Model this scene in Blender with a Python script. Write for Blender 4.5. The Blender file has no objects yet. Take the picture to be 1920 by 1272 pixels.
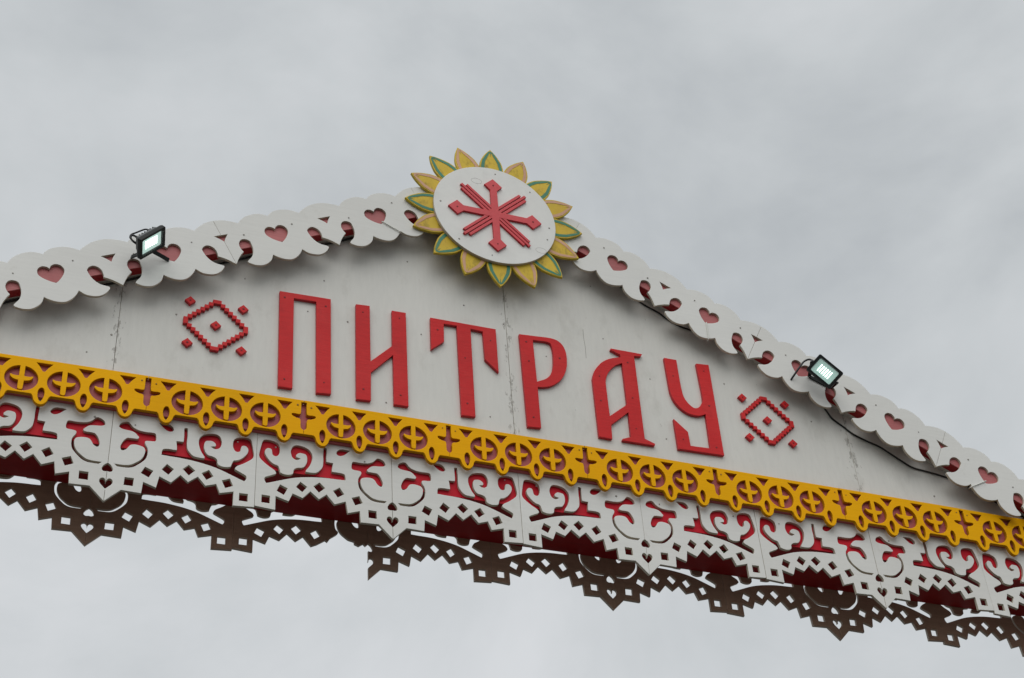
import bpy, math, random
from mathutils import Matrix, Vector
random.seed(7)
scene = bpy.context.scene
col = scene.collection
S = 0.14          # metres per facade unit (one lobe of the yellow frieze)
H = 5.063         # height of the frieze's lower edge above the ground
def W(x, y, z=0.0):
    """facade coordinates (right, up, towards the viewer) -> world metres"""
    return Vector((x * S, -z * S, y * S + H))

# ------------------------------------------------------------------ camera
cam = bpy.data.cameras.new('camera')
cam.sensor_width = 36.0
cam.lens = 56.88
cam.clip_end = 5000
cam_ob = bpy.data.objects.new('camera', cam)
col.objects.link(cam_ob)
def _rot(a, ax): return Matrix.Rotation(math.radians(a), 3, ax)
_R = _rot(-22.9361172, 'Y') @ _rot(39.15430622, 'X') @ _rot(-4.73255703, 'Z')
_M = Matrix(((1, 0, 0), (0, 0, -1), (0, 1, 0)))
m4 = (_M @ _R).to_4x4()
m4.translation = W(-15.3991494, -24.37930611, 32.99907397)
cam_ob.matrix_world = m4
scene.camera = cam_ob

# ------------------------------------------------------------------ sky: overcast cloud layer over a Nishita sky
SUN_EL, SUN_AZ = 50.0, 205.0     # azimuth clockwise from +Y: behind and left of the viewer
world = bpy.data.worlds.new('World'); scene.world = world
world.use_nodes = True
nt = world.node_tree; nt.nodes.clear()
def wn(t, **k):
    n = nt.nodes.new(t)
    for a, b in k.items(): setattr(n, a, b)
    return n
sky = wn('ShaderNodeTexSky', sky_type='NISHITA', sun_disc=False)
sky.sun_elevation = math.radians(SUN_EL); sky.sun_rotation = math.radians(SUN_AZ)
bg1 = wn('ShaderNodeBackground'); bg1.inputs[1].default_value = 0.1
nt.links.new(sky.outputs[0], bg1.inputs[0])
tc = wn('ShaderNodeTexCoord')
mp = wn('ShaderNodeMapping'); mp.inputs['Location'].default_value = (4.32, 4.4, 0.32); mp.inputs['Scale'].default_value = (1, 1, 1.5)
nt.links.new(tc.outputs['Generated'], mp.inputs[0])
n1 = wn('ShaderNodeTexNoise'); n1.inputs['Scale'].default_value = 3.3; n1.inputs['Detail'].default_value = 6.0; n1.inputs['Roughness'].default_value = 0.54; n1.inputs['Distortion'].default_value = 0.25
nt.links.new(mp.outputs[0], n1.inputs['Vector'])
rp = wn('ShaderNodeValToRGB')
rp.color_ramp.elements[0].position = 0.32; rp.color_ramp.elements[0].color = (0.46, 0.488, 0.51, 1)
rp.color_ramp.elements[1].position = 0.66; rp.color_ramp.elements[1].color = (0.69, 0.71, 0.73, 1)
e = rp.color_ramp.elements.new(0.48); e.color = (0.575, 0.603, 0.62, 1)
nt.links.new(n1.outputs[0], rp.inputs[0])
bg2 = wn('ShaderNodeBackground'); bg2.inputs[1].default_value = 1.0
nt.links.new(rp.outputs[0], bg2.inputs[0])
mx = wn('ShaderNodeMixShader'); mx.inputs[0].default_value = 0.96
nt.links.new(bg1.outputs[0], mx.inputs[1]); nt.links.new(bg2.outputs[0], mx.inputs[2])
wo = wn('ShaderNodeOutputWorld'); nt.links.new(mx.outputs[0], wo.inputs[0])

# ------------------------------------------------------------------ sun behind the clouds
sl = bpy.data.lights.new('sun', 'SUN'); sl.energy = 1.5; sl.angle = math.radians(70); sl.color = (1.0, 0.985, 0.96)
so = bpy.data.objects.new('sun', sl); col.objects.link(so)
el, az = math.radians(SUN_EL), math.radians(SUN_AZ)
to_sun = Vector((math.sin(az) * math.cos(el), math.cos(az) * math.cos(el), math.sin(el)))
so.rotation_euler = to_sun.to_track_quat('Z', 'Y').to_euler()
so.location = to_sun * 40

scene.view_settings.view_transform = 'Standard'
scene.view_settings.look = 'None'
scene.view_settings.exposure = 0.0
scene.view_settings.gamma = 1.0
scene.view_settings.use_curve_mapping = False
scene.render.engine = 'CYCLES'
scene.cycles.use_denoising = True

# ------------------------------------------------------------------ materials
def mat_base(name):
    m = bpy.data.materials.new(name); m.use_nodes = True
    t = m.node_tree; b = t.nodes['Principled BSDF']
    return m, t, b
def paint(name, c, rough=0.5, var=0.08, grain=(3, 3, 40), dirt=0.0, dirt_col=(0.12, 0.11, 0.09), dirt_scale=9.0,
          bump=0.12, spec=0.4, patch=0.0, patch_col=None, cracks=None, dirt_lo=0.56):
    """weathered brush paint on plywood: broad tone drift, streaky grain, speckled dirt"""
    m, t, b = mat_base(name)
    L = t.links.new
    g = t.nodes.new('ShaderNodeNewGeometry')
    def noise(scale, vec=None, detail=4.0, rough_=0.55):
        n = t.nodes.new('ShaderNodeTexNoise'); n.inputs['Scale'].default_value = scale
        n.inputs['Detail'].default_value = detail; n.inputs['Roughness'].default_value = rough_
        L(vec or g.outputs['Position'], n.inputs['Vector']); return n.outputs[0]
    def mapped(sc, loc=(0, 0, 0)):
        q = t.nodes.new('ShaderNodeMapping'); q.inputs['Scale'].default_value = sc; q.inputs['Location'].default_value = loc
        L(g.outputs['Position'], q.inputs[0]); return q.outputs[0]
    def ramp(v, a, b_, ca, cb):
        r = t.nodes.new('ShaderNodeValToRGB'); r.color_ramp.elements[0].position = a; r.color_ramp.elements[1].position = b_
        r.color_ramp.elements[0].color = ca; r.color_ramp.elements[1].color = cb; L(v, r.inputs[0]); return r.outputs[0]
    def mix(kind, fac, a, b_):
        x = t.nodes.new('ShaderNodeMix'); x.data_type = 'RGBA'; x.blend_type = kind
        if isinstance(fac, float): x.inputs[0].default_value = fac
        else: L(fac, x.inputs[0])
        for i, v in ((6, a), (7, b_)):
            if isinstance(v, tuple): x.inputs[i].default_value = (*v, 1) if len(v) == 3 else v
            else: L(v, x.inputs[i])
        return x.outputs[2]
    lo, hi = 1 - var, 1 + var * 0.6
    broad = ramp(noise(2.2), 0.3, 0.7, (lo, lo, lo, 1), (hi, hi, hi, 1))
    colr = mix('MULTIPLY', 1.0, (*c, 1), broad)
    oi = t.nodes.new('ShaderNodeObjectInfo')
    colr = mix('MULTIPLY', 1.0, colr, ramp(oi.outputs['Random'], 0.0, 1.0, (0.955, 0.95, 0.94, 1), (1.03, 1.03, 1.03, 1)))
    gr = noise(6.0, mapped(grain), 6.0, 0.65)
    colr = mix('MULTIPLY', 1.0, colr, ramp(gr, 0.32, 0.68, (1 - var * 0.8,) * 3 + (1,), (1 + var * 0.5,) * 3 + (1,)))
    if patch:
        pm = ramp(noise(5.5, mapped((1, 1, 1), (3.1, 7.7, 1.3)), 5.0, 0.6), 0.5, 0.68, (0, 0, 0, 1), (patch, patch, patch, 1))
        colr = mix('MIX', pm, colr, patch_col)
    if dirt:
        dm = ramp(noise(dirt_scale, mapped((1.4, 1.4, 0.8), (5, 1, 2)), 7.0, 0.68), dirt_lo, dirt_lo + 0.2, (0, 0, 0, 1), (dirt, dirt, dirt, 1))
        colr = mix('MIX', dm, colr, dirt_col)
    if cracks:
        sep = t.nodes.new('ShaderNodeSeparateXYZ'); L(g.outputs['Position'], sep.inputs[0])
        cur = None
        for xj in cracks:
            s = t.nodes.new('ShaderNodeMath'); s.operation = 'SUBTRACT'; L(sep.outputs[0], s.inputs[0]); s.inputs[1].default_value = xj
            a = t.nodes.new('ShaderNodeMath'); a.operation = 'ABSOLUTE'; L(s.outputs[0], a.inputs[0])
            if cur is None: cur = a.outputs[0]
            else:
                mn = t.nodes.new('ShaderNodeMath'); mn.operation = 'MINIMUM'; L(cur, mn.inputs[0]); L(a.outputs[0], mn.inputs[1]); cur = mn.outputs[0]
        near = t.nodes.new('ShaderNodeMapRange'); near.inputs[1].default_value = 0.0; near.inputs[2].default_value = 0.05
        near.inputs[3].default_value = 0.17; near.inputs[4].default_value = 0.0; L(cur, near.inputs[0])
        ck = noise(26.0, mapped((2.2, 1, 0.9)), 6.0, 0.7)
        ad = t.nodes.new('ShaderNodeMath'); ad.operation = 'ADD'; L(ck, ad.inputs[0]); L(near.outputs[0], ad.inputs[1])
        cm = ramp(ad.outputs[0], 0.68, 0.75, (0, 0, 0, 1), (0.65,) * 3 + (1,))
        colr = mix('MIX', cm, colr, (0.22, 0.20, 0.17))
    L(colr, b.inputs['Base Color'])
    b.inputs['Roughness'].default_value = rough
    b.inputs['Specular IOR Level'].default_value = spec
    bp = t.nodes.new('ShaderNodeBump'); bp.inputs['Strength'].default_value = bump; bp.inputs['Distance'].default_value = 0.004
    L(gr, bp.inputs['Height']); L(bp.outputs[0], b.inputs['Normal'])
    return m
J = [x * S for x in (-12.36, -1.495, 9.345)]
M = {}
M['white_wall'] = paint('white_wall_paint', (0.68, 0.67, 0.625), 0.6, 0.045, (10, 10, 1.6), 0.42, (0.43, 0.41, 0.36), 6.0, 0.10, cracks=J, dirt_lo=0.55)
M['white_trim'] = paint('white_trim_paint', (0.715, 0.71, 0.675), 0.6, 0.04, (1.0, 8, 16), 0.45, (0.46, 0.43, 0.37), 8.0, 0.10, dirt_lo=0.6)
M['ply_edge'] = paint('plywood_edge', (0.53, 0.485, 0.39), 0.75, 0.2, (2, 60, 2), 0.35, (0.12, 0.09, 0.06), 14.0, 0.15)
M['red'] = paint('red_letter_paint', (0.62, 0.020, 0.022), 0.5, 0.12, (3, 3, 26), 0.35, (0.33, 0.018, 0.02), 16.0, 0.3, spec=0.18, patch=0.4, patch_col=(0.66, 0.045, 0.042))
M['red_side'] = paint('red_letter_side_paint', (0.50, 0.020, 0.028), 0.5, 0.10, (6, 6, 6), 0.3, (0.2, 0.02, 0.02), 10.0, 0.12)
M['red_back'] = paint('red_backing_paint', (0.60, 0.012, 0.028), 0.5, 0.10, (1, 6, 12), 0.2, (0.3, 0.015, 0.02), 10.0, 0.1, spec=0.15)
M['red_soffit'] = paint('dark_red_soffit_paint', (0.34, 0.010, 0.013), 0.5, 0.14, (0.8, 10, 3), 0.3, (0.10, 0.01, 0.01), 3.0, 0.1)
M['pink'] = paint('faded_pink_red_paint', (0.42, 0.088, 0.09), 0.5, 0.12, (0.9, 6, 22), 0.3, (0.33, 0.07, 0.08), 7.0, 0.15)
M['pink_fascia'] = paint('faded_pink_fascia_paint', (0.45, 0.125, 0.125), 0.5, 0.14, (0.9, 6, 22), 0.35, (0.33, 0.06, 0.06), 9.0, 0.2)
M['yellow'] = paint('yellow_ochre_paint', (0.90, 0.44, 0.002), 0.55, 0.07, (1.0, 6, 26), 0.25, (0.66, 0.31, 0.004), 6.0, 0.22, patch=0.4, patch_col=(0.89, 0.39, 0.003), spec=0.06)
M['yellow_rim_shade'] = paint('shaded_yellow_edge', (0.55, 0.245, 0.004), 0.6, 0.12, (4, 4, 4), 0.5, (0.22, 0.10, 0.01), 12.0, 0.1, spec=0.1)  # shade of the rims and hole edges painted as darker yellow, plus speckled dirt
M['nail_y'] = paint('rust_nail', (0.30, 0.15, 0.02), 0.7, 0.2, (9, 9, 9))
M['petal'] = paint('petal_yellow_paint', (0.70, 0.49, 0.05), 0.5, 0.12, (3, 3, 3), 0.8, (0.17, 0.13, 0.03), 15.0, 0.15, patch=0.6, patch_col=(0.64, 0.38, 0.06), dirt_lo=0.53, spec=0.2)
M['petal_side'] = paint('petal_edge_paint', (0.52, 0.40, 0.03), 0.6, 0.15, (3, 3, 3), 0.5, (0.16, 0.13, 0.03), 12.0, 0.1)
M['teal'] = paint('teal_border_paint', (0.05, 0.225, 0.135), 0.5, 0.12, (4, 4, 4), 0.3, (0.35, 0.36, 0.1), 14.0, 0.1)
M['salmon'] = paint('salmon_border_paint', (0.62, 0.35, 0.21), 0.5, 0.12, (4, 4, 4), 0.5, (0.5, 0.33, 0.1), 14.0, 0.1)
M['disc'] = paint('white_disc_paint', (0.73, 0.725, 0.69), 0.5, 0.05, (3, 3, 3), 0.25, (0.38, 0.36, 0.32), 6.0, 0.06, dirt_lo=0.6)
M['emblem'] = paint('emblem_red_paint', (0.64, 0.045, 0.055), 0.42, 0.10, (6, 6, 6), 0.2, (0.3, 0.02, 0.02), 10.0, 0.12)
M['brown_edge'] = paint('highlit_brown_edge', (0.50, 0.43, 0.36), 0.8, 0.2, (2, 40, 2), 0.4, (0.2, 0.15, 0.1), 12.0, 0.2)  # plywood edge grey, lightened with rim highlights put into the colour
M['brown'] = paint('bare_brown_plywood', (0.39, 0.25, 0.175), 0.75, 0.16, (1.0, 6, 14), 0.4, (0.10, 0.07, 0.05), 6.0, 0.2)
M['roof'] = paint('red_roof_paint', (0.30, 0.03, 0.03), 0.6, 0.15, (2, 2, 2), 0.3)
M['ground'] = paint('worn_asphalt', (0.11, 0.107, 0.10), 0.9, 0.3, (3, 3, 3), 0.4, (0.03, 0.03, 0.03), 2.0, 0.4)
M['nail'] = paint('dark_nail_metal', (0.30, 0.28, 0.25), 0.6, 0.2, (9, 9, 9))
M['dark_nail_red'] = paint('painted_nail', (0.22, 0.012, 0.015), 0.6, 0.2, (9, 9, 9))
M['black'] = paint('black_lamp_enamel', (0.012, 0.014, 0.013), 0.38, 0.15, (8, 8, 8), bump=0.04, spec=0.15)
M['grey_metal'] = paint('grey_heat_sink', (0.10, 0.11, 0.115), 0.45, 0.15, (8, 8, 8), bump=0.04)
M['rubber'] = paint('black_cable_rubber', (0.014, 0.014, 0.015), 0.5, 0.1, (8, 8, 8), bump=0.02)
M['tie'] = paint('white_plastic_tie', (0.68, 0.68, 0.63), 0.4, 0.05, (8, 8, 8), bump=0.02)
M['green'] = paint('green_insulation', (0.10, 0.20, 0.02), 0.5, 0.1, (8, 8, 8), bump=0.02)
M['reflector'] = paint('lamp_reflector', (0.52, 0.68, 0.64), 0.35, 0.05, (8, 8, 8), bump=0.02)
def emit(name, c, s, base=(0.8, 0.8, 0.75)):
    m, t, b = mat_base(name)
    b.inputs['Base Color'].default_value = (*base, 1)
    b.inputs['Emission Color'].default_value = (*c, 1); b.inputs['Emission Strength'].default_value = s
    return m
M['reflector'] = emit('added_glow_reflector', (0.72, 0.95, 0.88), 0.22, (0.52, 0.68, 0.64))  # added glow stands in for light reflected in the lamp face
M['reflector_bright'] = emit('added_bright_glow_reflector', (0.78, 0.97, 0.92), 0.55, (0.52, 0.68, 0.64))  # stronger added glow imitates the grazing reflection on the left lamp's glass
M['led'] = emit('lit_led_strip', (0.93, 1.0, 0.95), 3.5)
def glass():
    m, t, b = mat_base('lamp_front_glass')
    L = t.links.new
    tr = t.nodes.new('ShaderNodeBsdfTransparent'); tr.inputs[0].default_value = (0.93, 0.98, 0.965, 1)
    gl = t.nodes.new('ShaderNodeBsdfGlossy'); gl.inputs['Roughness'].default_value = 0.08
    x = t.nodes.new('ShaderNodeMixShader'); x.inputs[0].default_value = 0.06; L(tr.outputs[0], x.inputs[1]); L(gl.outputs[0], x.inputs[2])
    L(x.outputs[0], t.nodes['Material Output'].inputs[0]); return m
M['glass'] = glass()

# ------------------------------------------------------------------ builders
def tag(o, label=None, cat=None, group=None, kind=None):
    if label: o['label'] = label
    if cat: o['category'] = cat
    if group: o['group'] = group
    if kind: o['kind'] = kind
    return o
def link(o, parent=None):
    col.objects.link(o)
    if parent is not None:
        o.parent = parent
        bpy.context.view_layer.update()
        o.matrix_parent_inverse = parent.matrix_world.inverted()
    return o
def thing(name, loc, label, cat, group=None):
    o = bpy.data.objects.new(name, None); o.empty_display_size = 0.1; o.location = loc
    col.objects.link(o); bpy.context.view_layer.update()
    return tag(o, label, cat, group)
def smooth(pts, sub=3):
    """closed outline; (x, y) rounds through the point, (x, y, 1) is a corner"""
    P = [(p[0], p[1], p[2] if len(p) > 2 else 0) for p in pts]; n = len(P); out = []
    for i in range(n):
        a, b, c, d = P[i - 1], P[i], P[(i + 1) % n], P[(i + 2) % n]
        out.append((b[0], b[1]))
        if b[2] and c[2]: continue
        p0 = (2 * b[0] - c[0], 2 * b[1] - c[1]) if b[2] else a
        p3 = (2 * c[0] - b[0], 2 * c[1] - b[1]) if c[2] else d
        for k in range(1, sub):
            t = k / sub
            q = []
            for j in (0, 1):
                m1 = (c[j] - p0[j]) / 2; m2 = (p3[j] - b[j]) / 2
                q.append((2*t**3-3*t**2+1)*b[j] + (t**3-2*t**2+t)*m1 + (-2*t**3+3*t**2)*c[j] + (t**3-t**2)*m2)
            out.append(tuple(q))
    return out
def board_mesh(name, outlines, thick, mats, bevel=0.012, sub=3):
    """flat sawn board: front face at local y = 0 looking to -Y, outline in x (right) and z (up), facade units"""
    cu = bpy.data.curves.new(name, 'CURVE'); cu.dimensions = '2D'; cu.fill_mode = 'BOTH'
    bevel = min(bevel, thick * 0.3)
    cu.extrude = thick / 2 - bevel; cu.bevel_depth = bevel; cu.bevel_resolution = 1; cu.offset = -bevel
    for pts in outlines:
        pp = smooth(pts, sub)
        sp = cu.splines.new('POLY'); sp.points.add(len(pp) - 1)
        for p, q in zip(sp.points, pp): p.co = (q[0], q[1], 0, 1)
        sp.use_cyclic_u = True
    tmp = bpy.data.objects.new(name, cu); col.objects.link(tmp)
    dg = bpy.context.evaluated_depsgraph_get()
    me = bpy.data.meshes.new_from_object(tmp.evaluated_get(dg))
    bpy.data.objects.remove(tmp); bpy.data.curves.remove(cu)
    me.name = name
    zm = thick / 2
    for v in me.vertices:
        x, y, z = v.co; v.co = (x * S, (zm - z) * S, y * S)
    me.update()
    me.materials.clear()
    for m in mats: me.materials.append(M[m])
    for p in me.polygons:
        p.use_smooth = False
        p.material_index = 0 if (abs(p.normal.y) > 0.6 or len(mats) == 1) else 1
    return me
def place(name, me, x, y, z, parent=None, scale=(1, 1, 1), rot=0.0):
    o = bpy.data.objects.new(name, me); o.location = W(x, y, z); o.scale = scale
    o.rotation_euler = (0, -rot, 0)
    return link(o, parent)
def mesh_obj(name, verts, faces, mat, parent=None, loc=(0, 0, 0), smooth_=False):
    me = bpy.data.meshes.new(name); me.from_pydata([tuple(v) for v in verts], [], faces); me.update()
    for m in (mat if isinstance(mat, (list, tuple)) else [mat]): me.materials.append(M[m])
    for p in me.polygons: p.use_smooth = smooth_
    o = bpy.data.objects.new(name, me); o.location = loc
    return link(o, parent)
BOXF = [(0, 3, 2, 1), (4, 5, 6, 7), (0, 1, 5, 4), (1, 2, 6, 5), (2, 3, 7, 6), (3, 0, 4, 7)]
def box_bevel(name, lo, hi, mat, parent=None, bev=0.004, mats_extra=None):
    import bmesh
    lo, hi = Vector(lo), Vector(hi); c = (lo + hi) / 2; h = (hi - lo) / 2
    bm = bmesh.new(); bmesh.ops.create_cube(bm, size=2)
    for v in bm.verts: v.co = Vector((v.co.x * h.x, v.co.y * h.y, v.co.z * h.z))
    bmesh.ops.bevel(bm, geom=bm.edges[:], offset=min(bev, min(h) * 0.6), segments=2, affect='EDGES', profile=0.5)
    me = bpy.data.meshes.new(name); bm.to_mesh(me); bm.free(); me.materials.append(M[mat])
    o = bpy.data.objects.new(name, me); o.location = c
    return link(o, parent)
def prism(name, pts, z0, z1, mat, parent=None):
    """straight prism: outline in facade units, from depth z0 (front) to z1 (back)"""
    n = len(pts); c = W(pts[0][0], pts[0][1], z0)
    v = [W(x, y, z0) - c for x, y in pts] + [W(x, y, z1) - c for x, y in pts]
    f = [tuple(range(n)), tuple(range(2 * n - 1, n - 1, -1))] + [(i, i + n, (i + 1) % n + n, (i + 1) % n) for i in range(n)]
    o = mesh_obj(name, v, f, mat, parent, c)
    import bmesh
    bm = bmesh.new(); bm.from_mesh(o.data); bmesh.ops.recalc_face_normals(bm, faces=bm.faces[:]); bm.to_mesh(o.data); bm.free()
    return o
def tube(name, pts, r, mat, parent=None, seg=8):
    """round cable through world points"""
    P = [Vector(p) for p in pts]; Q = []
    for i in range(len(P) - 1):
        a = P[i - 1] if i else P[0]; b, c = P[i], P[i + 1]; d = P[i + 2] if i + 2 < len(P) else P[-1]
        n = 4 if len(P) > 2 else 1
        for k in range(n):
            t = k / n
            Q.append(0.5 * ((2 * b) + (c - a) * t + (2 * a - 5 * b + 4 * c - d) * t * t + (-a + 3 * b - 3 * c + d) * t ** 3))
    Q.append(P[-1])
    o0 = Q[0].copy(); V, F = [], []
    up = Vector((0.3, -0.8, 0.52)).normalized()
    for i, p in enumerate(Q):
        d = (Q[min(i + 1, len(Q) - 1)] - Q[max(i - 1, 0)]).normalized()
        u = d.cross(up).normalized(); w = d.cross(u)
        for k in range(seg):
            a = 2 * math.pi * k / seg; V.append(p - o0 + (u * math.cos(a) + w * math.sin(a)) * r)
    for i in range(len(Q) - 1):
        for k in range(seg):
            a, b = i * seg + k, i * seg + (k + 1) % seg
            F.append((a, b, b + seg, a + seg))
    F.append(tuple(range(seg - 1, -1, -1))); F.append(tuple(range(len(V) - seg, len(V))))
    return mesh_obj(name, V, F, mat, parent, o0, True)
def nail_mesh(mat, r=0.021):
    n = 8; V = [(math.cos(2*math.pi*k/n) * r * S, -0.0012, math.sin(2*math.pi*k/n) * r * S) for k in range(n)]
    V += [(v[0] * 1.25, 0.0006, v[2] * 1.25) for v in V]
    F = [tuple(range(n))] + [(k, (k + 1) % n, (k + 1) % n + n, k + n) for k in range(n)]
    me = bpy.data.meshes.new('nail'); me.from_pydata(V, [], F); me.update(); me.materials.append(M[mat])
    return me
NAILY = nail_mesh('nail_y', 0.020); NAIL = nail_mesh('nail'); NAILR = nail_mesh('dark_nail_red', 0.022)
def nail(x, y, z, parent, me=None):
    o = bpy.data.objects.new('nail', me or NAIL); o.location = W(x, y, z + 0.002); k = random.uniform(0.75, 1.25); o.scale = (k, 1, k)
    return link(o, parent)

# depths (towards the viewer positive): yellow frieze front 0, its backing -0.11, white plane -0.22
ZW = -0.22
AX = -1.72                       # gable axis
COS, SIN = math.cos(math.atan(0.5)), math.sin(math.atan(0.5))
def gable(x, off=0.0): return 9.82 + off - 0.5 * abs(x - AX)
XL, XR = -22.2, 18.8            # ends of the frieze and beam
REAR = -2.2

# ------------------------------------------------------------------ ground
g = mesh_obj('ground', [(-1500, -1500, 0), (1500, -1500, 0), (1500, 1500, 0), (-1500, 1500, 0)], [(0, 1, 2, 3)], 'ground')
tag(g, kind='structure')

# ------------------------------------------------------------------ timber frame of the gate: beam box, posts, rafters, roof
gate = thing('timber_gate', (AX * S, 1.2 * S, 0), 'red timber beam frame of the gate carrying the white gable and fretwork', 'gate')
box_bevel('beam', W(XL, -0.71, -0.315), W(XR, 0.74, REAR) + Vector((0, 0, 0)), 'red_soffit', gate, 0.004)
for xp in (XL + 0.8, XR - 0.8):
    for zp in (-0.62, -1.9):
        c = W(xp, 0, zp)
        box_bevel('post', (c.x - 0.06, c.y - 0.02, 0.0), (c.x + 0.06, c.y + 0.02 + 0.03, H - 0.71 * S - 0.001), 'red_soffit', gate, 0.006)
# red face behind the fretwork and the pink strip behind the yellow frieze
prism('backing_board', [(XL, -0.709), (XR, -0.709), (XR, 0.70), (XL, 0.70)], -0.312, -0.3145, 'red_back', gate)
prism('frieze_backing', [(XL, 0.283), (XR, 0.283), (XR, 1.345), (XL, 1.345)], -0.112, ZW + 0.002, 'pink', gate)
E0, E1 = 0.09, 0.95
for s in (-1, 1):
    xe = AX + s * 21.0
    fb = [(AX, gable(AX, E0)), (xe, gable(xe, E0)), (xe, gable(xe, E1)), (AX, gable(AX, E1))]
    if s > 0: fb = fb[::-1]
    prism('fascia_board', [(x + s * 0.002, y) for x, y in fb], 0.228, 0.20, 'pink_fascia', gate)
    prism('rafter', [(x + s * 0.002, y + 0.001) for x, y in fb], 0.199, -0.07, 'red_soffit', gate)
    bt = [(AX + s * 0.002, gable(AX, 0.12)), (xe, gable(xe, 0.12)), (xe, gable(xe, 0.9)), (AX + s * 0.002, gable(AX, 0.9))]
    prism('batten', bt, -0.085, ZW + 0.003, 'white_wall', gate)
    rf = [(AX + s * 0.002, gable(AX, 0.955)), (xe, gable(xe, 0.955)), (xe, gable(xe, 1.06)), (AX + s * 0.002, gable(AX, 1.06))]
    prism('roof_slab', rf, 0.22, -2.5, 'roof', gate)
    prism('rear_fascia', [(x + s * 0.002, y + 0.002) for x, y in fb], -2.3, -2.45, 'red_soffit', gate)
    rp_ = [(AX + s * 0.002, 0.0), (AX + s * 17.9, 0.0), (AX + s * 17.9, gable(AX + s * 17.9, 0.5)), (AX + s * 0.002, gable(AX, 0.5))]
    prism('rear_panel', rp_, -2.19, -2.28, 'white_wall', gate)

# ------------------------------------------------------------------ white gable wall of four plywood sheets
ped = thing('gable_wall', W(AX, 0.745, -0.3), 'white painted plywood gable wall with cracked joints behind the red letters', 'wall')
JX = [-19.65, -12.36, -1.495, 9.345, 16.6]
for i in range(4):
    a, b = JX[i] + 0.0045, JX[i + 1] - 0.0045
    top = [(b, gable(b, 0.5))] + ([(AX, gable(AX, 0.5))] if a < AX < b else []) + [(a, gable(a, 0.5))]
    pts = [(a, 0.742, 1), (b, 0.742, 1)] + [(x, max(y, 0.9), 1) for x, y in top]
    ox = (a + b) / 2
    me = board_mesh('wall_panel', [[(x - ox, y - 0.742, 1) for x, y, c in pts]], 0.09, ['white_wall', 'ply_edge'], 0.006)
    place('wall_panel', me, ox, 0.742, ZW - (0.004 if i % 2 else 0.0), ped)
for x, y in [(-6.9,5.89),(-7.35,4.66),(-6.22,4.54),(-4.09,4.56),(-2.76,5.94),(-5.15,1.95),(-2.18,2.05),(-1.57,5.5),(-9.13,5.43),(-4.43,7.22),(1.57,5.64),(2.93,4.41),(3.17,2.29),(5.4,4.73),(-0.32,4.57),(1.37,7.65),(8.18,3.86),(11.94,1.8),(-10.9,3.74),(-13.06,2.0),(-12.5,2.69)]:
    nail(x, y, ZW, ped)

tube('crack', [W(0.95, 5.86, ZW), W(0.938, 5.55, ZW), W(0.955, 5.2, ZW), W(0.941, 4.77, ZW)], .0009, 'nail', ped, 5)
# ------------------------------------------------------------------ scalloped white trim along both gable slopes
HP = 1.61                        # half repeat: heart axis to point axis
HT = [(0,.985,1),(.095,1.06),(.304,1.134),(.588,1.12),(.812,1.037),(.984,.911,1),(1.121,.995),(1.40,1.11)]
HB = [(1.517,-.298),(1.381,-.174),(1.265,-.094,1),(1.292,-.003),(1.297,.135),(1.249,.25),(1.166,.322),(1.08,.334),(.994,.3),(.934,.239),(.925,.171),(.947,-.019),(1.012,-.184),(1.11,-.309),(1.271,-.415),(1.296,-.467),(1.259,-.516),(1.123,-.611),(.941,-.66),(.771,-.632),(.592,-.534),(.469,-.373,1),(.377,-.47),(.201,-.59),(0,-.645)]
HH = [(0,.482,1),(.06,.56),(.18,.6),(.302,.54),(.355,.42),(.335,.31),(.232,.175),(.1,.06),(0,0,1)]
k_ = HP / 1.66
def cs(p, c, s): return (c + s * p[0] * k_, p[1], p[2] if len(p) > 2 else 0)
outl = []; holes = []
outl += [(0, 1.14, 1)]
for c in (HP, 3 * HP):
    outl += [cs(p, c, -1) for p in reversed(HT[1:])] + [cs(p, c, 1) for p in HT] + [(c + HP, 1.14, 1 if c > 2 * HP else 0)]
E_ = 4 * HP
outl += [(E_, .597, 1), (E_ - .2, .597, 1), (E_ - .08, .472), (E_, .36, 1), (E_, -.465, 1)]
for c in (3 * HP, HP):
    outl += [cs(p, c, 1) for p in HB] + [cs(p, c, -1) for p in reversed(HB[:-1])] + [(c - HP, -.465, 1)]
outl += [(0, .36, 1), (.08, .472), (.2, .597, 1), (0, .597, 1)]
for c in (HP, 3 * HP):
    holes.append([cs(p, c, 1) for p in HH] + [cs(p, c, -1) for p in reversed(HH[1:-1])])
m_ = 2 * HP
holes.append([(m_ - .2, .597, 1), (m_, .36 + .0, 1), (m_ + .2, .597, 1)])
holes[-1] = [(m_ - .2, .597, 1), (m_ - .08, .472), (m_, .36, 1), (m_ + .08, .472), (m_ + .2, .597, 1)]
TRIM = board_mesh('trim_panel', [outl] + holes, 0.08, ['white_trim', 'ply_edge'], 0.008, 4)
AP = [(0,1.14,1),(.252,1.11),(.523,.995),(.655,.911,1),(.70,.93,1),(.70,.20,1),(.383,-.094,1),(.27,-.174),(.139,-.298),(0,-.465,1),(0,.36,1),(.08,.472),(.2,.597,1),(0,.597,1)]
APEX = board_mesh('trim_end_piece', [AP], 0.08, ['white_trim', 'ply_edge'], 0.008, 4)
TJ = {1: [2.49, 8.92, 15.42, 22.0], -1: [2.46, 8.91, 15.44, 22.0]}
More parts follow.
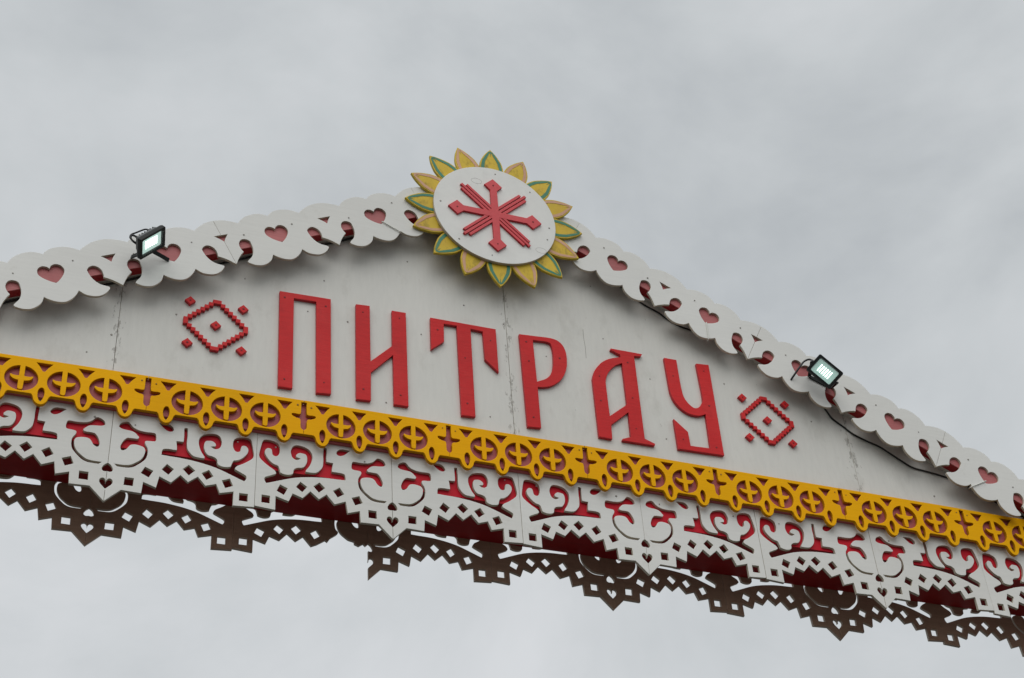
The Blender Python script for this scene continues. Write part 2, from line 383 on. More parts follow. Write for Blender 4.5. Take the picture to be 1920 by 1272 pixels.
for s, side in ((-1, 'left'), (1, 'right')):
    r = thing('gable_trim', W(AX, 9.82, 0.23), 'white scalloped fretwork trim with heart cutouts along the %s gable slope' % side, 'trim', 'scalloped gable trims')
    place('trim_end_piece', APEX, AX + s * (TJ[s][0] - .0005) * COS, 9.82 - (TJ[s][0] - .0005) * SIN, 0.31, r, (-s, 1, 1), -s * math.atan(0.5))
    for i in range(3):
        t0, t1 = TJ[s][i] + (.003 if i else .0005), TJ[s][i + 1] - .003
        sag = 0.0
        x, y = AX + s * t0 * COS, 9.82 - t0 * SIN
        if s > 0: place('trim_panel', TRIM, x, y, 0.31 + 0.004 * (i % 2), r, ((t1 - t0) / E_, 1, 1), -math.atan(0.5))
        else:
            x, y = AX + s * t1 * COS, 9.82 - t1 * SIN
            place('trim_panel', TRIM, x, y, 0.31 + 0.004 * (i % 2), r, ((t1 - t0) / E_, 1, 1), math.atan(0.5))
        for q in range(2):
            for da, db in ((-0.62, 0.62), (0.95, 0.5)):
                tt = t0 + (1 + 2 * q) * HP + da + random.uniform(-.1, .1)
                nb = db + random.uniform(-.1, .1)
                nail(AX + s * (tt * COS + nb * SIN), 9.82 - tt * SIN + nb * COS, 0.317, r)

# ------------------------------------------------------------------ yellow frieze
def lobe(L): return [(L-.235,.29,1),(L-.19,.235),(L-.155,.12),(L-.085,.03),(L,0.0),(L+.085,.03),(L+.155,.12),(L+.19,.235),(L+.235,.29,1)]
CUT = [(0,1.306,1),(.066,1.306,1),(.07,.97),(.12,.91),(.23,.915),(.305,.905),(.315,.88),(.29,.84),(.19,.79),(.085,.75),(.072,.50),(0,.42,1)]
yo = [(0,.29,1)]
for L in (.5, 1.5, 2.5, 3.5): yo += lobe(L)
yo += [(4,.29,1)] + [(4 - p[0], p[1], p[2] if len(p) > 2 else 0) for p in reversed(CUT)] + [(4,1.38,1),(0,1.38,1)] + CUT
yh = []
for L in (.5, 1.5, 2.5, 3.5):
    yh.append([(L-.195,1.265,1),(L+.195,1.265,1),(L+.10,1.146),(L+.027,1.02,1),(L-.027,1.02,1),(L-.10,1.146)])
    yh.append([(L-.025,.505),(L+.03,.505),(L+.072,.43),(L+.078,.32),(L+.055,.20),(L,.095),(L-.06,.20),(L-.078,.32),(L-.07,.43)])
for L in (1, 2, 3):
    cy, r0 = .725, .395
    ring = []
    a0 = math.asin(.062 / r0)
    for k in range(33):
        a = math.pi / 2 - a0 - (2 * math.pi - 2 * a0) * k / 32
        ring.append((L + r0 * math.cos(a), cy + r0 * math.sin(a) * 0.96, 1))
    arm = [(-.064,.79,1),(-.19,.79),(-.255,.815),(-.275,.79),(-.25,.73),(-.18,.67),(-.068,.645,1),(-.064,.43),(-.045,.385),(0,.372),(.045,.385),(.062,.43),(.068,.645,1),(.18,.67),(.25,.73),(.275,.79),(.255,.815),(.19,.79),(.064,.79,1)]
    yh.append(ring + [(L + p[0], p[1], p[2] if len(p) > 2 else 0) for p in arm])
YSEC = board_mesh('frieze_section', [yo] + yh, 0.11, ['yellow', 'yellow_rim_shade'], 0.012, 3)
fr = thing('yellow_frieze', W(AX, 0.3, -0.05), 'yellow ochre fretwork frieze of rings and crosses between the lettered gable and white valance', 'frieze')
YJ = [-19.62, -15.55, -11.468, -7.447, -3.492, .458, 4.426, 8.453, 12.56, 16.68]
YY = [-.07, -.035, .008, .028, .03, .028, .002, -.02, -.052, -.09]
for i in range(9):
    a, b = YJ[i] + .0015, YJ[i + 1] - .0015
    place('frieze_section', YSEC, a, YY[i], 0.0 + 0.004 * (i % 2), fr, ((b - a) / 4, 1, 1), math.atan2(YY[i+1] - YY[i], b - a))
    for dx, dy in ((-.17, 1.2), (.19, 1.16)):
        nail(b + dx, YY[i + 1] + dy, 0.005, fr, NAILY)

# ------------------------------------------------------------------ white fretwork valance, front, and its bare twin at the back
LD = {'bot': [(-0.0004,-2.39,1),(0.1017,-2.012,1),(0.2356,-2.029,1),(0.2422,-1.694,1),(0.33,-1.806,1),(0.346,-1.466,1),(0.4263,-1.599,1),(0.486,-1.338,1),(0.541,-1.512,1),(0.604,-1.311,1),(0.6592,-1.546,1),(0.7318,-1.452,1),(0.7594,-1.703,1),(0.8531,-1.601,1),(0.853,-2.011,1),(0.9995,-1.971,1)],
 'heart': [(-0.0014,-2.035,1),(0.0182,-1.965,0),(0.0331,-1.906,0),(0.0428,-1.83,0),(0.0366,-1.756,0),(0.0182,-1.731,0),(0.0036,-1.781,0),(-0.0026,-1.861,1)],
 'inv': [(-0.0046,-1.525,1),(0.0172,-1.535,0),(0.0323,-1.506,0),(0.0346,-1.438,0),(0.0206,-1.343,0),(-0.0032,-1.284,1)],
 'horn': [(0.0462,-0.139,0),(0.0575,-0.047,0),(0.0901,0.018,0),(0.1108,0.006,0),(0.1337,-0.095,0),(0.1554,-0.15,0),(0.187,-0.19,0),(0.2319,-0.205,0),(0.2798,-0.199,0),(0.2957,-0.224,0),(0.3015,-0.305,0),(0.302,-0.397,0),(0.2918,-0.447,0),(0.2578,-0.457,0),(0.2342,-0.473,0),(0.2285,-0.523,0),(0.2352,-0.595,0),(0.2469,-0.663,0),(0.2531,-0.75,0),(0.2528,-0.863,0),(0.2454,-0.989,0),(0.2273,-1.091,0),(0.1962,-1.208,0),(0.1679,-1.293,0),(0.1355,-1.337,0),(0.0956,-1.347,0),(0.0589,-1.345,1),(0.0414,-1.285,1),(0.0674,-1.283,0),(0.1074,-1.28,0),(0.1468,-1.247,0),(0.1785,-1.167,0),(0.2099,-1.064,0),(0.2304,-0.923,0),(0.2362,-0.798,0),(0.2339,-0.725,0),(0.2232,-0.671,0),(0.2005,-0.641,0),(0.173,-0.626,0),(0.1494,-0.634,0),(0.1332,-0.663,0),(0.1211,-0.724,0),(0.1109,-0.791,0),(0.092,-0.846,0),(0.0768,-0.844,0),(0.0692,-0.781,0),(0.0714,-0.689,0),(0.0867,-0.557,0),(0.1051,-0.476,0),(0.1183,-0.459,0),(0.1487,-0.454,0),(0.1791,-0.446,0),(0.1875,-0.394,1),(0.1583,-0.279,0),(0.1301,-0.236,0),(0.0958,-0.224,0),(0.0683,-0.209,0),(0.0505,-0.175,0)],
 'drop': [(0.3137,0.127,1),(0.342,0.134,0),(0.3767,0.135,0),(0.4018,0.089,0),(0.4156,0.005,0),(0.4115,-0.052,0),(0.3912,-0.082,0),(0.3664,-0.052,0),(0.3444,0.011,0)],
 'vine': [(0.3471,-0.815,1),(0.35,-0.687,0),(0.3606,-0.634,0),(0.3945,-0.614,0),(0.4427,-0.615,0),(0.4483,-0.583,0),(0.4453,-0.455,0),(0.4404,-0.343,1),(0.4894,-0.333,1),(0.4914,-0.208,0),(0.4881,0.078,1),(0.4991,0.106,0),(0.5116,0.09,1),(0.5141,-0.137,0),(0.5126,-0.293,0),(0.5168,-0.491,0),(0.5307,-0.597,0),(0.5596,-0.708,0),(0.5947,-0.738,0),(0.6405,-0.739,1),(0.6397,-0.686,0),(0.6275,-0.617,0),(0.612,-0.52,0),(0.5995,-0.389,0),(0.5941,-0.269,0),(0.599,-0.142,0),(0.6218,-0.033,0),(0.6526,0.023,0),(0.6909,0.049,0),(0.7193,0.041,0),(0.7395,-0.016,0),(0.7517,-0.133,0),(0.7519,-0.226,0),(0.7422,-0.341,0),(0.722,-0.398,0),(0.701,-0.4,0),(0.6793,-0.352,1),(0.7104,-0.324,1),(0.7149,-0.274,0),(0.7054,-0.218,0),(0.6872,-0.176,0),(0.6627,-0.18,0),(0.642,-0.206,0),(0.6328,-0.29,0),(0.6332,-0.429,0),(0.6474,-0.558,0),(0.6659,-0.623,0),(0.694,-0.643,0),(0.7154,-0.675,0),(0.7285,-0.736,0),(0.7324,-0.84,0),(0.7499,-0.89,0),(0.778,-0.91,0),(0.8058,-0.897,0),(0.8257,-0.869,1),(0.8307,-0.792,0),(0.84,-0.694,0),(0.8502,-0.665,0),(0.8728,-0.642,0),(0.9002,-0.57,0),(0.9271,-0.452,0),(0.9402,-0.351,0),(0.9409,-0.257,0),(0.9277,-0.187,0),(0.9097,-0.168,0),(0.8931,-0.202,0),(0.8881,-0.291,0),(0.8835,-0.357,0),(0.8663,-0.391,0),(0.8483,-0.364,0),(0.8359,-0.279,0),(0.8322,-0.157,0),(0.8405,-0.026,0),(0.8646,0.045,0),(0.8998,0.08,0),(0.9319,0.083,0),(0.9537,0.05,0),(0.9636,-0.038,0),(0.9745,-0.234,0),(0.9818,-0.417,0),(0.9739,-0.515,0),(0.9501,-0.608,0),(0.909,-0.727,0),(0.8713,-0.812,0),(0.8564,-0.883,0),(0.8588,-0.935,0),(0.8982,-1.009,0),(0.9334,-1.081,0),(0.9366,-1.152,0),(0.9253,-1.235,0),(0.9113,-1.232,0),(0.8295,-1.113,0),(0.7443,-0.993,0),(0.6739,-0.924,0),(0.6039,-0.877,0),(0.5239,-0.841,0),(0.4514,-0.827,0),(0.4102,-0.825,0)],
 'squares': [[(0.1183,-1.629,1),(0.1789,-1.625,1),(0.1774,-1.852,1),(0.1161,-1.855,1)],
  [(0.2458,-1.243,1),(0.3017,-1.33,1),(0.2757,-1.537,1),(0.2209,-1.438,1)],
  [(0.3903,-1.068,1),(0.4381,-1.196,1),(0.4047,-1.374,1),(0.3575,-1.25,1)],
  [(0.5377,-1.002,1),(0.5824,-1.144,1),(0.5423,-1.31,1),(0.4984,-1.148,1)],
  [(0.6777,-1.065,1),(0.7089,-1.235,1),(0.6633,-1.367,1),(0.6285,-1.19,1)],
  [(0.8234,-1.234,1),(0.8475,-1.434,1),(0.795,-1.529,1),(0.769,-1.32,1)],
  [(0.8931,-1.619,1),(0.9522,-1.616,1),(0.9529,-1.839,1),(0.893,-1.839,1)]]}
PW = 3.6
def lp(l): return [(p[0] * PW, p[1], p[2]) for p in l]
TOP = 0.735
def edge0(l):                     # the axis side: snap to the joint
    l = lp(l); l[0] = (0, l[0][1], 1); l[-1] = (0, l[-1][1], 1); return l
bot = lp(LD['bot']); bot[0] = (0, bot[0][1], 1); bot[-1] = (PW, bot[-1][1], 1)
left_side = list(reversed(edge0(LD['inv'])))+ list(reversed(edge0(LD['heart'])))
left_down = [(0, TOP, 1)] + left_side
outer = bot + [(PW, TOP, 1)] + left_down
lholes = [lp(LD['horn']), lp(LD['drop']), lp(LD['vine'])] + [lp(q) for q in LD['squares']]
LACE = board_mesh('fretwork_panel', [outer] + lholes, 0.09, ['white_trim', 'ply_edge'], 0.008, 3)
LACEB = board_mesh('bare_fretwork_panel', [outer] + lholes, 0.09, ['brown', 'brown_edge'], 0.008, 3)
val = thing('front_valance', W(AX, 0.7, -0.25), 'white painted fretwork valance with hearts and scrolls over red backing on the front', 'valance')
FJ = [-19.45, -15.84, -12.223, -8.597, -5.035, -1.497, 2.05, 5.604, 9.276, 12.937, 16.55]
FY = [-.06, -.03, 0, .012, .05, .035, .03, -.01, -.005, -.07, -.09]
def panels(name, me, joints, ys, z, parent, skip=(), gap=.0035):
    for i in range(len(joints) - 1):
        if i in skip: continue
        a, b = joints[i] + gap, joints[i + 1] - gap
        if i % 2 == 0: place(name, me, a, ys[i], z + 0.004 * (i % 3), parent, ((b - a) / PW, 1, 1))
        else: place(name, me, b, ys[i + 1], z + 0.004 * (i % 3), parent, (-(b - a) / PW, 1, 1))
panels('fretwork_panel', LACE, FJ, FY, ZW, val)
for i in range(1, 9):
    for dx in (-.55, .6):
        nail(FJ[i] + dx + random.uniform(-.2, .2), -.02 + random.uniform(-.08, .06), ZW + .012, val)
rear = thing('rear_valance', W(AX, 0.2, REAR - 0.05), 'dark unpainted fretwork valance at the rear of the gate with one broken panel', 'valance')
RJ = [-19.5, -15.95, -12.36, -8.72, -5.11, -1.66, 1.86, 5.39, 8.95, 12.5, 16.1]
RY = [-.05, 0, -.045, .02, .02, .03, .06, .02, .03, 0, -.05]
panels('bare_fretwork_panel', LACEB, RJ, RY, REAR - 0.003, rear, skip=(3,), gap=.0004)
# the snapped panel: teeth near the point are gone, the scroll slot is torn open
hr = lp(LD['horn']); nb = len(LD['bot'])
io = min(range(len(hr)), key=lambda i: (hr[i][0] - .80) ** 2 + (hr[i][1] + 1.18) ** 2)
ii = min(range(len(hr)), key=lambda i: (hr[i][0] - .45) ** 2 + (hr[i][1] + 1.24) ** 2)
tooth = min(range(nb), key=lambda i: (bot[i][0] - .426 * PW) ** 2 + (bot[i][1] + 1.6) ** 2)
seq = []
i = ii
while i != io: seq.append(hr[i]); i = (i + 1) % len(hr)
seq.append(hr[io])
broken = [(0, -1.30, 1), (.07, -1.37, 1), (.13, -1.31, 1), (.25, -1.40, 1), (.37, -1.35, 1)] + seq + [(1.02, -1.27, 1), (1.10, -1.40, 1), (1.16, -1.36, 1), (1.38, -1.52, 1)] + bot[tooth:] + [(PW, TOP, 1), (0, TOP, 1)]
BR = board_mesh('broken_fretwork_panel', [broken, lp(LD['drop']), lp(LD['vine'])] + [lp(q) for q in LD['squares'][2:]], 0.09, ['brown', 'brown_edge'], 0.006, 3)
a, b = RJ[3] + .0004, RJ[4] - .0004
bo = place('broken_fretwork_panel', BR, b, RY[4], REAR - 0.003, rear, (-(b - a) / PW, 1, 1))
bo['label'] = 'snapped panel of the rear valance with its point torn off'

# ------------------------------------------------------------------ the six letters
LT = {'П': [[(-8.17,5.128,1),(-6.728,5.168,1),(-6.698,1.857,1),(-7.099,1.821,1),(-7.139,4.974,1),(-7.77,4.958,1),(-7.743,1.834,1),(-8.127,1.823,1)]],
 'И': [[(-6.008,5.153,1),(-5.608,5.181,1),(-5.599,3.203,1),(-4.971,3.881,1),(-4.963,5.156,1),(-4.554,5.166,1),(-4.553,1.864,1),(-4.959,1.857,1),(-4.958,3.551,1),(-5.595,2.809,1),(-5.604,1.851,1),(-6.007,1.825,1)]],
 'Т': [[(-3.829,5.157,1),(-1.863,5.165,1),(-1.868,3.582,1),(-2.253,3.973,1),(-2.268,4.985,1),(-2.632,5.004,1),(-2.647,1.885,1),(-3.049,1.862,1),(-3.046,5.025,1),(-3.435,5.013,1),(-3.453,4.356,1),(-3.841,3.991,1)]],
 'Р': [[(-1.148,5.143,1),(-0.661,5.175,0),(-0.138,5.204,0),(0.125,5.096,0),(0.26,4.824,0),(0.271,4.404,0),(0.197,4.045,0),(0.022,3.707,0),(-0.246,3.459,0),(-0.479,3.35,0),(-0.718,3.301,1),(-0.729,1.872,1),(-1.131,1.842,1)], [(-0.736,5.008,1),(-0.277,5.033,0),(-0.163,4.908,0),(-0.141,4.539,0),(-0.205,4.034,0),(-0.388,3.705,0),(-0.724,3.492,1)]],
 'А': [[(1.728,5.231,1),(2.741,5.23,1),(2.685,5.131,1),(2.465,5.094,1),(2.43,2.093,1),(2.739,1.973,1),(2.717,1.904,1),(1.717,1.901,1),(1.733,1.964,1),(2.001,2.074,1),(2.027,2.948,1),(1.432,2.388,1),(1.409,1.89,1),(1.01,1.899,1),(1.019,3.75,0),(1.032,3.997,0),(1.141,4.315,0),(1.386,4.639,0),(1.662,4.833,0),(2.019,4.964,1),(2.007,5.048,1),(1.721,5.174,1)], [(2.036,4.741,1),(1.807,4.603,0),(1.561,4.303,0),(1.441,3.983,0),(1.425,3.638,0),(1.425,2.703,1),(2.018,3.224,1)]],
 'У': [[(3.454,5.244,1),(3.858,5.248,1),(3.867,4.23,0),(3.934,3.798,0),(4.156,3.537,0),(4.334,3.572,0),(4.471,3.756,0),(4.533,4.016,0),(4.508,5.247,1),(4.928,5.284,1),(4.909,1.961,1),(3.453,1.931,1),(3.454,2.989,1),(3.853,2.595,1),(3.867,2.11,1),(4.5,2.136,1),(4.532,3.361,1),(4.264,3.251,0),(3.926,3.297,0),(3.646,3.535,0),(3.497,3.883,0),(3.469,4.398,0)]]}
ZT = ZW + 0.1
LN = {'П': ('red wooden letter П, tallest left one beside the diamond ornament', [(-8.03,4.93),(-6.87,4.87),(-7.97,2.1),(-6.9,2.2)]),
      'И': ('red wooden letter И with two posts and a slanted bar, second in the sign', [(-5.81,4.9),(-4.75,4.92),(-5.81,2.2),(-4.77,2.2)]),
      'Т': ('red wooden letter Т with hanging serifs, third in the sign under the sunflower', [(-3.63,4.75),(-2.05,4.7),(-2.85,3.9),(-2.86,2.3)]),
      'Р': ('red wooden letter Р with a closed rounded bowl beside the cracked joint', [(-0.95,4.9),(-0.92,4.2),(0.05,4.5),(-0.93,2.2)]),
      'А': ('red wooden letter А with serif foot and rounded left shoulder', [(2.22,4.8),(1.25,4.1),(1.2,3.2),(2.22,3.5),(2.2,2.4)]),
      'У': ('red wooden letter У with hooked base, last in the sign', [(3.66,4.6),(4.72,5.0),(3.66,2.3),(4.7,2.2),(4.7,3.7)])}
for ch, outs in LT.items():
    xs = [p[0] for p in outs[0]]; ys = [p[1] for p in outs[0]]
    ox, oy = (min(xs) + max(xs)) / 2, min(ys)
    me = board_mesh('letter_face', [[(p[0] - ox, p[1] - oy, p[2]) for p in o] for o in outs], 0.10, ['red', 'red_side'], 0.008, 4)
    t = thing('wooden_letter', W(ox, oy, ZT - 0.1), LN[ch][0], 'letter', 'letters of the gate sign')
    place('letter_face', me, ox, oy, ZT, t)
    for x, y in LN[ch][1]: nail(x, y, ZT, t, NAILR)

# ------------------------------------------------------------------ stepped diamond ornaments
def stairs(n, s, d):
    pts = []
    for i in range(n): 
        x, y = (i + .5) * s, (n - i - .5) * s
        pts.append((x + d, y + d))
        if i < n - 1: pts.append((x + d, y - s + d))
    return pts
n, st, hp = 8, .107, .0625
q1 = stairs(n, st, hp); q1i = stairs(n, st, -hp)
# inner staircase turns the other way at each step
q1i = []
for i in range(n):
    x, y = (i + .5) * st - hp, (n - i - .5) * st - hp
    q1i.append((max(x, .012), max(y, .012)))
    if i < n - 1: q1i.append((x + st, y))
def ring4(q):
    a = q; b = [(x, -y) for x, y in reversed(q)]; c = [(-x, -y) for x, y in q]; d = [(-x, y) for x, y in reversed(q)]
    out = []
    for p in a + b + c + d:
        if not out or math.hypot(out[-1][0] - p[0], out[-1][1] - p[1]) > 1e-4: out.append(p)
    return [(x, y, 1) for x, y in out]
DIA = board_mesh('stepped_border', [ring4(q1), ring4(q1i)], 0.10, ['red', 'red_side'], 0.006)
SQ = board_mesh('corner_square', [[(0, .145, 1), (.145, 0, 1), (0, -.145, 1), (-.145, 0, 1)]], 0.10, ['red', 'red_side'], 0.008)
for cx, cy, lab, ctr in ((-9.855, 3.535, 'red stepped diamond ornament with five squares left of the letter П', 0), (6.61, 3.555, 'red stepped diamond ornament with five squares right of the letter У', 1)):
    t = thing('diamond_ornament', W(cx, cy - .87, ZW), lab, 'ornament', 'stepped diamond ornaments')
    place('stepped_border', DIA, cx, cy, ZT, t)
    for dx, dy in ((-.72, .70), (.71, .72), (0, 0), (-.715, -.745), (.715, -.715)):
        o = place('corner_square', SQ, cx + dx, cy + dy, ZT, t); nail(cx + dx, cy + dy, ZT, t, NAILR)

# ------------------------------------------------------------------ sunflower emblem at the apex
SX, SY = -1.824, 9.17
sunf = thing('sunflower_emblem', W(SX, SY - 2.0, 0.33), 'sunflower emblem with white disc, red cross and sixteen yellow petals at the gable apex', 'emblem')
def pet(k=1.0, tip=2.825, base=1.70):
    h = [(.375, base), (.385, 1.95), (.372, 2.12), (.325, 2.32), (.195, 2.575), (.09, 2.72)]
    return [(x * k, y, 1 if i == 0 else 0) for i, (x, y) in enumerate(h)] + [(0, tip, 1)] + [(-x * k, y, 1 if i == 5 else 0) for i, (x, y) in enumerate(reversed(h))]
PET = board_mesh('petal', [pet()], 0.09, ['petal', 'petal_side'], 0.010, 4)
def band(o, i_):                  # painted line just inside the rim
    def half(ins, tip): return [(.36 - ins, 1.86), (.362 - ins, 2.06), (.322 - ins, 2.28), (.205 - ins * .9, 2.52), (.09 - ins * .55, 2.70)], tip
    a, ta = half(o, 2.775 - o * 1.0); b, tb = half(i_, 2.775 - (i_) * 2.05)
    A = a + [(0, ta)]; B = b + [(0, tb)]
    R_ = A + [(-x, y) for x, y in reversed(a)]; Q_ = B + [(-x, y) for x, y in reversed(b)]
    return R_, Q_
ra, rb = band(.024, .128)
n_ = len(ra)
BV = [(x * S, 0, y * S) for x, y in ra] + [(x * S, 0, y * S) for x, y in rb]
BF = [(i, i + n_, i + 1 + n_, i + 1) for i in range(n_ - 1)]
bands = {}
for c in ('teal', 'salmon'):
    me = bpy.data.meshes.new('painted_border'); me.from_pydata(BV, [], BF); me.update(); me.materials.append(M[c]); bands[c] = me
ZP = 0.42
for k in range(16):
    a = math.radians(90 + 22.5 * k)
    p = place('petal', PET, SX, SY, ZP + (0.004 if k % 2 else 0.0), sunf, (1, 1, 1), a - math.pi / 2)
    kind_ = 'teal' if k % 2 == 0 else 'salmon'
    p['label'] = 'yellow petal with a %s painted border' % kind_
    q = place('painted_border', bands[kind_], SX, SY, ZP + 0.008 + (0.004 if k % 2 else 0.0), p, (1, 1, 1), a - math.pi / 2)
DX, DY = -1.868, 9.105
DISC = board_mesh('disc', [[(1.935 * math.cos(2 * math.pi * k / 96), 1.935 * math.sin(2 * math.pi * k / 96), 1) for k in range(96)]], 0.10, ['disc', 'ply_edge'], 0.01)
place('disc', DISC, DX, DY, 0.535, sunf)
for x, y in ((-1.72, .1), (1.72, -.12), (.1, 1.72), (1.2, 1.25), (-1.2, -1.3), (-.2, -1.7), (1.62, -.62)): nail(DX + x, DY + y, 0.535, sunf)
for px_, py_, rx_ in ((-.53, 1.26, .17), (1.38, -1.12, .17)):
    tube('plywood_patch', [W(DX + px_ + rx_ * math.cos(a_ * math.pi / 8), DY + py_ + .62 * rx_ * math.sin(a_ * math.pi / 8), .534) for a_ in range(17)], .0006, 'nail', sunf, 5)
arm_ = [(.115, .115), (.11, 1.00), (.285, 1.195), (0, 1.478), (-.285, 1.195), (-.11, 1.00)]
cr = []
for k in range(4):
    for x, y in arm_:
        a = -k * math.pi / 2 * -1
        cr.append((x * math.cos(a) - y * math.sin(a), x * math.sin(a) + y * math.cos(a), 1))
CRX, CRY, CRZ = -1.893, 9.035, 0.61
cr_me = board_mesh('cross', [cr], 0.075, ['emblem', 'red_side'], 0.008)
place('cross', cr_me, CRX, CRY, CRZ, sunf)
for k in range(4):
    a = k * math.pi / 2; nail(CRX + 1.2 * math.cos(a), CRY + 1.2 * math.sin(a), CRZ, sunf, NAILR)
def bar(L0, L1, w): return [[(-w, L0, 1), (w, L0, 1), (w, L1, 1), (-w, L1, 1)]]
B1 = board_mesh('ray_bar', bar(.15, 1.45, .044), 0.072, ['emblem', 'red_side'], 0.006)
B2 = board_mesh('ray_bar', bar(.24, 1.325, .044), 0.072, ['emblem', 'red_side'], 0.006)
for k in range(4):
    a = math.pi / 4 + k * math.pi / 2
    for off in (-1, 0, 1):
        d = off * .118
        place('ray_bar', B2 if off else B1, CRX - d * math.sin(a), CRY + d * math.cos(a), CRZ - .005, sunf, (1, 1, 1), a - math.pi / 2)

# ------------------------------------------------------------------ LED floodlights on the trim
def rot3(rx, ry, rz):
    return Matrix.Rotation(rz, 3, 'Z') @ Matrix.Rotation(ry, 3, 'Y') @ Matrix.Rotation(rx, 3, 'X')
def floodlight(c, ang, gw, asp, label, strips, attach, strip_w, refl='reflector', pivots=None, foot=True):
    Rl = rot3(*ang)
    def PT(x, y, z): 
        v = Rl @ Vector((x, y, z)); return W(c[0] + v.x, c[1] + v.y, c[2] + v.z)
    root = thing('floodlight', W(*attach[0]), label, 'floodlight', 'floodlights on the gable trim')
    gh = gw / asp; ow, oh = gw * 1.27, gh * 1.30
    def solid(name, rings, mat, cap0=True, cap1=True, sm=False):
        V, F = [], []; n = len(rings[0])
        o0 = PT(*rings[0][0])
        for r in rings: V += [PT(*p) - o0 for p in r]
        for i in range(len(rings) - 1):
            for k in range(n): F.append((i*n + k, i*n + (k+1) % n, (i+1)*n + (k+1) % n, (i+1)*n + k))
        if cap0: F.append(tuple(range(n - 1, -1, -1)))
        if cap1: F.append(tuple(range((len(rings)-1)*n, len(rings)*n)))
        return mesh_obj(name, V, F, mat, root, o0, sm)
    def rect(w, h, z, ch=.03):
        a, b = w / 2, h / 2
        return [(-a+ch,-b,z),(a-ch,-b,z),(a,-b+ch,z),(a,b-ch,z),(a-ch,b,z),(-a+ch,b,z),(-a,b-ch,z),(-a,-b+ch,z)]
    # bezel: outer wall, front lip, inner step down to the reflector
    solid('bezel', [rect(ow*.94, oh*.94, -.13), rect(ow, oh, -.08), rect(ow, oh, .0), rect(ow*.985, oh*.985, .018), rect(gw*1.03, gh*1.03, .018), rect(gw, gh, -.01), rect(gw*.99, gh*.99, -.05)], 'black', True, False)
    solid('heat_sink', [rect(ow*.80, oh*.80, -.131), rect(ow*.74, oh*.72, -.24), rect(ow*.5, oh*.5, -.27)], 'grey_metal')
    for k in range(7):
        x = (k - 3) * ow * .105
        solid('cooling_fin', [rect(.022, oh*.74, -.135, .004), rect(.022, oh*.66, -.30, .004)], 'grey_metal') if False else \
        solid('cooling_fin', [[(p[0] + x, p[1], p[2]) for p in rect(.022, oh*.78, -.135, .004)], [(p[0] + x, p[1], p[2]) for p in rect(.022, oh*.66, -.30, .004)]], 'grey_metal')
    solid('reflector', [rect(gw*.985, gh*.985, -.046), rect(gw*.80, gh*.76, -.052)], refl, True, True)
    for k in range(strips):
        x = (k - (strips - 1) / 2) * gw * .105
        solid('led_strip', [[(p[0] + x, p[1], p[2]) for p in rect(strip_w, gh*.50, -.051, .004)], [(p[0] + x, p[1], p[2]) for p in rect(strip_w, gh*.50, -.040, .004)]], 'led')
    solid('glass', [rect(gw*1.0, gh*1.0, .002), rect(gw*1.0, gh*1.0, .006)], 'glass')
    # stirrup: two side arms and a foot bar against the trim
    pv = [PT(-ow/2 - .02, 0, -.10), PT(ow/2 + .02, 0, -.10)]
    if pivots: pv = [PT(*p) for p in pivots]
    ft = [W(*attach[0]), W(*attach[1])]
    for p, f in zip(pv, ft):
        d = (f - p); L_ = d.length; d.normalize(); u = d.cross(Vector((0.2, 1, 0.3))).normalized(); w = d.cross(u)
        V = []
        for e in (p - d * .004, f):
            for su, sw in ((-1,-1),(1,-1),(1,1),(-1,1)): V.append(e - p + u * su * .0075 + w * sw * .0022)
        mesh_obj('bracket_arm', V, BOXF, 'black', root, p)
    tube('pivot_bolt', [pv[0], pv[0] + (pv[0] - pv[1]).normalized() * .006], .006, 'grey_metal', root)
    tube('pivot_bolt', [pv[1], pv[1] + (pv[1] - pv[0]).normalized() * .006], .006, 'grey_metal', root)
    d = (ft[1] - ft[0]); V = []; u = d.normalized().cross(Vector((0, 1, 0)))
    for e in (Vector(), d):
        for su, sw in ((-1,-1),(1,-1),(1,1),(-1,1)): V.append(e + u * su * .008 + Vector((0, 1, 0)) * sw * .0022)
    if foot: mesh_obj('bracket_foot', V, BOXF, 'black', root, ft[0])
    return root, PT
fl, PT1 = floodlight((-11.846, 4.986, 1.0), (1.338, -.0002, .8303), .713, 1.4, 'lit black floodlight turned sideways above the trim on the left gable slope', 6, [(-12.28, 4.97, .33), (-11.30, 5.10, .33)], .040, 'reflector_bright', [(-.30, -.27, -.14), (.02, -.30, -.14)], False)
tube('power_cable', [W(x, y, .85) for x, y in [(-12.21,5.02),(-12.31,5.06),(-12.4,5.14),(-12.42,5.2),(-12.39,5.29),(-12.28,5.38),(-12.15,5.49),(-12.05,5.56),(-11.97,5.56),(-11.92,5.54)]], .0032, 'rubber', fl)
tube('power_cable', [W(-12.20,5.20,.83), W(-12.31,5.26,.85), W(-12.38,5.25,.85), W(-12.40,5.18,.84), W(-12.33,5.08,.83), W(-12.16, 4.99, .80)], .004, 'rubber', fl)
fr2, PT2 = floodlight((8.2, 4.87, 1.0), (.45, -.01, -.74), .72, 1.4, 'lit black floodlight facing the viewer on the right gable slope', 6, [(8.07, 5.14, .345), (8.75, 4.85, .345)], .026)
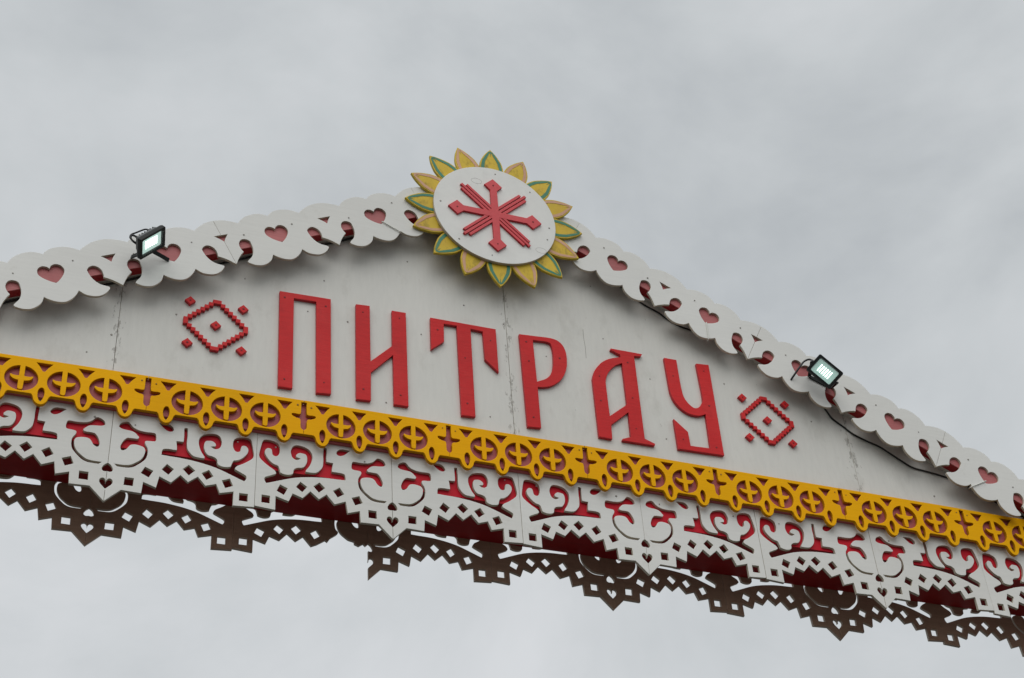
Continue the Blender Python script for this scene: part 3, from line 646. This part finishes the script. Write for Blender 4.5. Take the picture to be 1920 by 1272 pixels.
tube('power_cable', [W(x, y, z) for x, y, z in [(7.41,4.89,.30),(7.51,5.05,.5),(7.65,5.25,.6),(7.80,5.44,.62),(7.96,5.53,.66),(8.02,5.43,.75),(8.03,5.30,.82)]], .0042, 'rubber', fr2)

# ------------------------------------------------------------------ cables, ties
c1 = tube('power_cable', [W(x, y, -.19) for x, y in [(8.55,4.75),(8.78,4.38),(8.93,4.1),(9.25,3.86),(9.57,3.62),(9.99,3.45),(10.38,3.32),(10.67,3.15),(11.08,2.9),(11.41,2.73),(11.96,2.66),(12.48,2.58),(13.1,2.45),(14.2,1.9),(15.2,1.45)]], .0036, 'rubber')
tag(c1, 'black cable sagging on the white wall under the right gable trim', 'cable')
c2 = tube('power_cable', [W(x, y, -.19) for x, y in [(1.4,8.5),(2.4,7.85),(2.94,7.39),(3.23,7.22),(3.57,7.06),(3.81,6.87),(4.19,6.69),(4.5,6.62),(5.2,6.5),(6.0,6.1),(7.0,5.65),(8.2,5.05)]], .0034, 'rubber')
tag(c2, 'black cable tucked under the right gable trim near the sunflower', 'cable')
c3 = tube('power_cable', [W(x, gable(x, .06 + .05 * math.sin(x * 2.1)), -.17) for x in [-15.5 + .8 * i for i in range(17)]], .0042, 'rubber')
tag(c3, 'black cable tucked under the left gable trim', 'cable')
def tie(a, b, lab):
    o = tube('cable_tie', [W(*a, .30), W(*a, .335), W((a[0]+b[0])/2, (a[1]+b[1])/2, .335), W(*b, .335), W(*b, .24)], .0024, 'tie', None, 6)
    tag(o, lab, 'cable tie', 'white cable ties on the trim')
tie((-5.33,8.075), (-4.809,7.811), 'white plastic tie looped over the trim beside the sunflower, left slope')
tie((4.836,6.538), (4.804,5.9), 'white plastic tie below the heart halfway down the right slope')
tie((13.524,2.254), (12.908,1.929), 'white plastic tie below the lowest heart at the right edge')
gw_ = tube('wire_scrap', [W(4.05,-.735,-1.0), W(4.4,-.76,-1.0), W(4.75,-.75,-1.02), W(5.15,-.735,-1.0)], .005, 'green')
tag(gw_, 'scrap of green wire under the dark red beam right of centre', 'wire')
